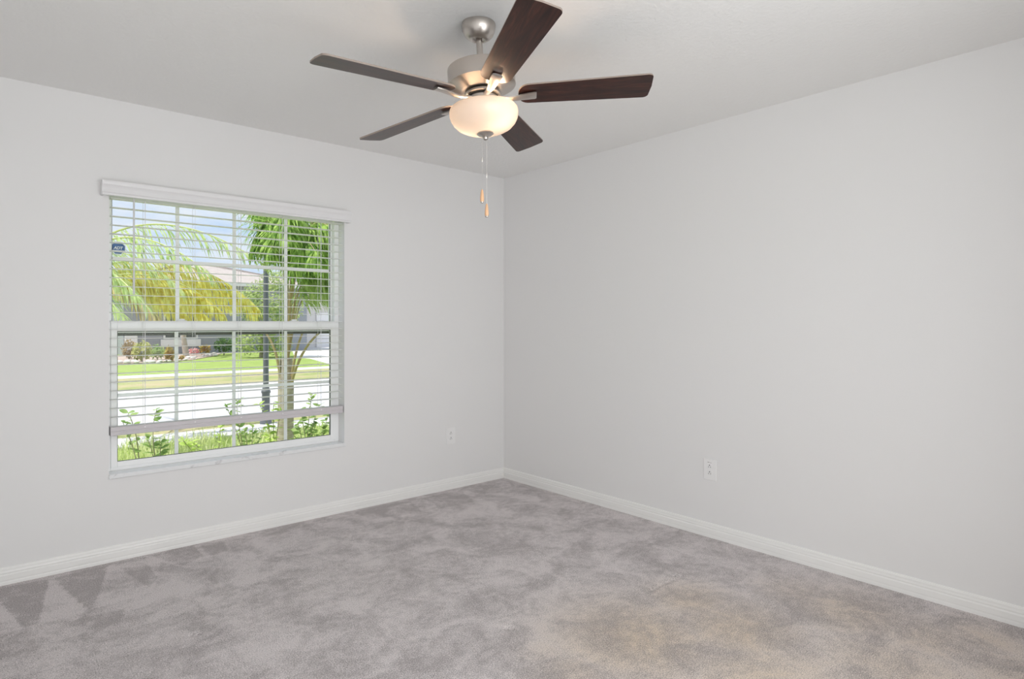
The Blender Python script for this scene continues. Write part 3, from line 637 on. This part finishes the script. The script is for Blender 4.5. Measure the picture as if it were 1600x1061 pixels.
# palm across the street whose trunk shows under the yellow fronds
rng = random.Random(3)
tb = atz(291, 558, G); tt = Vector((tb.x, tb.y, 2.6))
palm = tag(empty('slim_palm', (tb.x, tb.y, G)), 'slim palm trunk in the planting bed before the grey house', 'palm')
wpart(MB().tube([(tb.x, tb.y, G), (tb.x-0.1, tb.y, 0.6), (tb.x, tb.y, 2.6)], [0.14, 0.10, 0.09], 12), 'trunk', M['bark'], par=palm, smooth=True)
for k in range(9):
    a_ = 2*PI*k/9+0.3; dx, dy = math.cos(a_), math.sin(a_); t0 = tt
    frond(palm, [t0, t0+Vector((dx*0.7, dy*0.7, 0.9)), t0+Vector((dx*1.5, dy*1.5, 0.8)), t0+Vector((dx*2.2, dy*2.2, -0.5))], 44, 0.6, 0.05, 2.0, M['palm_yellow'] if k % 2 else M['palm_pale'], M['rachis'], rng, start=0.1, rr=(0.03, 0.006))

def foliage(b, c, rx, ry, rz, n, size, rng, mi=0, low=-0.9):
    for _ in range(n):
        while True:
            d_ = Vector((rng.gauss(0,1), rng.gauss(0,1), rng.gauss(0,1))).normalized()
            if d_.z > low: break
        r_ = rng.uniform(0.55, 1.05)
        p = Vector((c[0]+d_.x*rx*r_, c[1]+d_.y*ry*r_, c[2]+d_.z*rz*r_))
        u_ = Vector((rng.gauss(0,1), rng.gauss(0,1), rng.gauss(0,1))).normalized(); v_ = u_.orthogonal().normalized(); s_ = size*rng.uniform(0.6, 1.3)
        b.add([p-u_*s_, p+v_*s_*0.45, p+u_*s_, p-v_*s_*0.45], [(0,1,2,3)], mi)
def bush(name, px, py_base, wpx, hpx, m, label, cat, n=260, leaf=0.07, seed=1, y=None, stemm='stem', group=None):
    rng = random.Random(seed); p = atz(px, py_base, G); dep = (p-CAM).dot(FWD); wm = wpx*dep/FP; hm = hpx*dep/FP
    e = tag(empty(name, (p.x, p.y, G)), label, cat, group)
    b = MB()
    foliage(b, (0, 0, hm*0.55), wm*0.5, wm*0.42, hm*0.47, n, leaf, rng)
    b.build('foliage', m, e, fix=False)
    b = MB()
    for k in range(4):
        a_ = k*PI/2+0.5; b.tube([(0, 0, 0), (0.12*wm*math.cos(a_), 0.12*wm*math.sin(a_), hm*0.35), (0.3*wm*math.cos(a_), 0.3*wm*math.sin(a_), hm*0.8)], [0.02*max(hm, .4), 0.014*max(hm, .4), 0.005*max(hm, .4)], 6)
    b.build('stem', M[stemm], e)
    return e
# tree across the street, behind the lamp post
rng = random.Random(21)
p = atz(408, 559, G); tr_ = tag(empty('leafy_tree', (p.x, p.y, G)), 'round leafy light green tree behind the lamp post', 'tree')
b = MB(); dep = (p-CAM).dot(FWD); k_ = dep/FP
for cx_, cy_, wx_, wz_, nn_ in ((420,470,46,34,1100),(395,478,30,26,600),(448,485,26,24,450),(400,535,34,20,700),(430,540,26,18,450),(425,505,40,24,700),(430,440,24,18,350)):
    c_ = at(cx_, cy_, dep)-p; c_ = (c_.x, c_.y, at(cx_, cy_, dep).z-G)
    foliage(b, c_, wx_*k_, wx_*k_*0.8, wz_*k_, nn_, 0.085, rng)
b.build('foliage', M['tree_leaf'], tr_, fix=False)
b = MB(); b.tube([(0,0,0),(0.05,0,0.6),(-0.1,0,1.6),(0.1,0,2.6)], [0.09,0.08,0.06,0.03], 10); b.tube([(-0.05,0,1.2),(-0.5,0.1,2.2)], [0.05,0.02], 8); b.tube([(0,0,1.4),(0.6,0.1,2.3)], [0.05,0.02], 8); b.build('trunk', M['bark'], tr_, smooth=True)

bush('hedge_bush', 350, 555, 28, 28, M['bush_dark'], 'dark green rounded bush against the grey house, left of the leafy tree', 'bush', 420, 0.07, 2)
bush('yellow_bush', 222, 566, 28, 32, M['yellowplant'], 'pale yellow leafy bush in the planting bed, largest there', 'bush', 260, 0.09, 3)
bush('dry_bush', 202, 562, 22, 30, M['tanplant'], 'tan dry bush at the left end of the planting bed', 'bush', 220, 0.08, 4)
bush('green_bush', 246, 563, 24, 24, M['tree_leaf'], 'low green bush right of the pale yellow bush in the bed', 'bush', 200, 0.08, 5)
bush('croton_plant', 265, 566, 13, 23, M['croton'], 'orange-brown croton plant left of the slim palm trunk', 'plant', 130, 0.09, 6, group='croton plants in the bed')
bush('croton_plant', 320, 556, 17, 17, M['croton'], 'orange-brown croton plant at the right end of the bed', 'plant', 130, 0.08, 7, group='croton plants in the bed')
bush('croton_plant', 284, 563, 8, 7, M['croton'], 'tiny low croton plant at the foot of the slim palm', 'plant', 60, 0.06, 9, group='croton plants in the bed')
bush('pink_flowers', 303, 555, 15, 11, M['pink'], 'pink flowering clump right of the slim palm trunk', 'flower', 140, 0.07, 8)
rng = random.Random(31)
b = MB()
for k in range(46):
    px = rng.uniform(180, 338); base = 569-(max(0, px-255))*0.145
    q = atz(px, base-rng.uniform(0, 3.0), G); s_ = rng.uniform(0.05, 0.13); b.sphere((q.x, q.y, G+0.03+s_*0.3), s_, 5, 0, 0.6)
tag(b.build('edging_rocks', M['rock'], None), 'pale small rocks edging the planting bed', 'rocks', kind='stuff')

# grass tufts of the near lawn
rng = random.Random(41); b = MB()
for _ in range(5200):
    y = rng.uniform(3.0, 4.83); xl = -2.6+(y-3.0)*0.35; x = rng.uniform(xl, xl+3.6+0.5*(y-3))
    hgt = rng.uniform(0.05, 0.12)*(1.9 if x < -0.9 and rng.random() < 0.5 else 1.0); a_ = rng.uniform(0, 2*PI); bx, by = math.cos(a_), math.sin(a_); wd = 0.006
    ln = rng.uniform(0.2, 0.7)*hgt; p = Vector((x, y, G-0.005)); sd = Vector((-by, bx, 0))*wd; mid = p+Vector((bx*ln*0.35, by*ln*0.35, hgt*0.65)); tip = p+Vector((bx*ln, by*ln, hgt))
    b.add([p+sd, p-sd, mid+sd*0.7, mid-sd*0.7, tip], [(0,1,3,2),(2,3,4)])
tag(b.build('grass_tufts', M['grassblade'], None, fix=False), 'light green grass blades on the lawn just outside the window', 'grass', kind='stuff')

# leafy shrubs right outside the window
def oval_leaf(b, p, d, ln, rng, mi=0):
    d = d.normalized(); s_ = d.cross(Vector((rng.uniform(-1,1), rng.uniform(-1,1), 1.2))); s_ = s_.normalized() if s_.length > 1e-3 else Vector((1,0,0)); nn_ = s_.cross(d)
    prof = [(0,0.04),(0.2,0.26),(0.45,0.36),(0.75,0.26),(1.0,0.02)]
    vs = []
    for u_, w_ in prof:
        c_ = p+d*ln*u_-nn_*ln*0.18*u_*u_
        vs += [c_+s_*w_*ln*0.8+nn_*0.06*ln*w_, c_, c_-s_*w_*ln*0.8+nn_*0.06*ln*w_]
    fs = []
    for i in range(len(prof)-1): fs += [(3*i,3*i+1,3*i+4,3*i+3),(3*i+1,3*i+2,3*i+5,3*i+4)]
    b.add(vs, fs, mi)
def shrub(Y, stems, label, leafm, seed, leaf=0.055, dens=7):
    rng = random.Random(seed); base = aty(*stems[0][-1], Y); e = tag(empty('leafy_shrub', (base.x, base.y, G)), label, 'shrub', 'leafy shrubs outside the window')
    lb = MB(); sb = MB()
    for st_ in stems:
        p = [aty(x, y, Y+rng.uniform(-.08,.08)) for x, y in st_][::-1]
        root = Vector((base.x+rng.uniform(-.06,.06), base.y+rng.uniform(-.06,.06), G))
        pts = bez([root, root.lerp(p[0], 0.6)]+p, 16) if len(p) > 1 else bez([root, root.lerp(p[0], .5), p[0]], 16)
        sb.tube([q-Vector((base.x, base.y, G)) for q in pts], [0.006-0.0042*i/16 for i in range(17)], 6)
        for k in range(dens*2):
            u_ = 1-(k/(dens*2))**1.2*0.62; i = min(15, int(u_*16)); q = pts[i].lerp(pts[i+1], u_*16-i)
            for s_ in (0, 1):
                a_ = rng.uniform(0, 2*PI); d_ = Vector((math.cos(a_), math.sin(a_), rng.uniform(-0.1, 0.9)))
                oval_leaf(lb, q-Vector((base.x, base.y, G)), d_, leaf*rng.uniform(0.7, 1.2), rng)
    lb.build('leaves', leafm, e, fix=False); sb.build('stem', M['stem'], e, smooth=True)
shrub(0.80, [((200,645),(212,668),(222,700)), ((192,660),(205,690),(222,720))], 'sparse leafy shrub at the far left edge of the lower window glass', M['shrub_leaf'], 1, 0.05, 4)
shrub(0.70, [((245,640),(238,662),(232,690),(248,730)), ((228,680),(238,700),(248,730)), ((252,690),(250,708),(248,730))], 'leafy shrub with tall stems in the leftmost lower pane, just left of its grille bar', M['shrub_leaf'], 2, 0.055, 5)
shrub(1.0, [((345,660),(343,680),(340,720)), ((300,690),(318,705),(335,725)), ((286,688),(300,705),(325,730))], 'low lime leafy shrub in the second lower pane from the left', M['lime_leaf'], 3, 0.05, 5)
shrub(0.75, [((372,625),(366,640),(372,670),(392,730)), ((352,634),(366,655),(392,730)), ((395,665),(394,690),(392,730)), ((382,672),(388,700),(392,730)), ((412,668),(402,690),(392,730))], 'branching green shrub around the second grille bar, left of the lamp post', M['shrub_leaf'], 4, 0.045, 6)
shrub(0.70, [((428,628),(425,650),(428,690)), ((405,632),(420,655),(428,690)), ((440,640),(434,665),(428,690)), ((420,680),(424,700),(428,720))], 'light green shrub just before the green palm trunk', M['lime_leaf'], 5, 0.045, 6)
shrub(0.75, [((487,618),(484,640),(478,680)), ((500,632),(490,655),(478,690)), ((470,642),(474,660),(478,690)), ((465,660),(470,680),(478,700)), ((495,660),(488,680),(478,700)), ((455,672),(465,690),(478,710))], 'dense green shrub right of the green palm trunk, in the rightmost lower pane', M['shrub_leaf'], 6, 0.05, 7)
shrub(0.95, [((512,648),(508,670),(500,700)), ((505,665),(503,685),(500,710)), ((518,662),(512,690),(500,715)), ((490,675),(496,695),(500,715))], 'green shrub at the far right edge of the lower window glass', M['shrub_leaf'], 7, 0.05, 7)
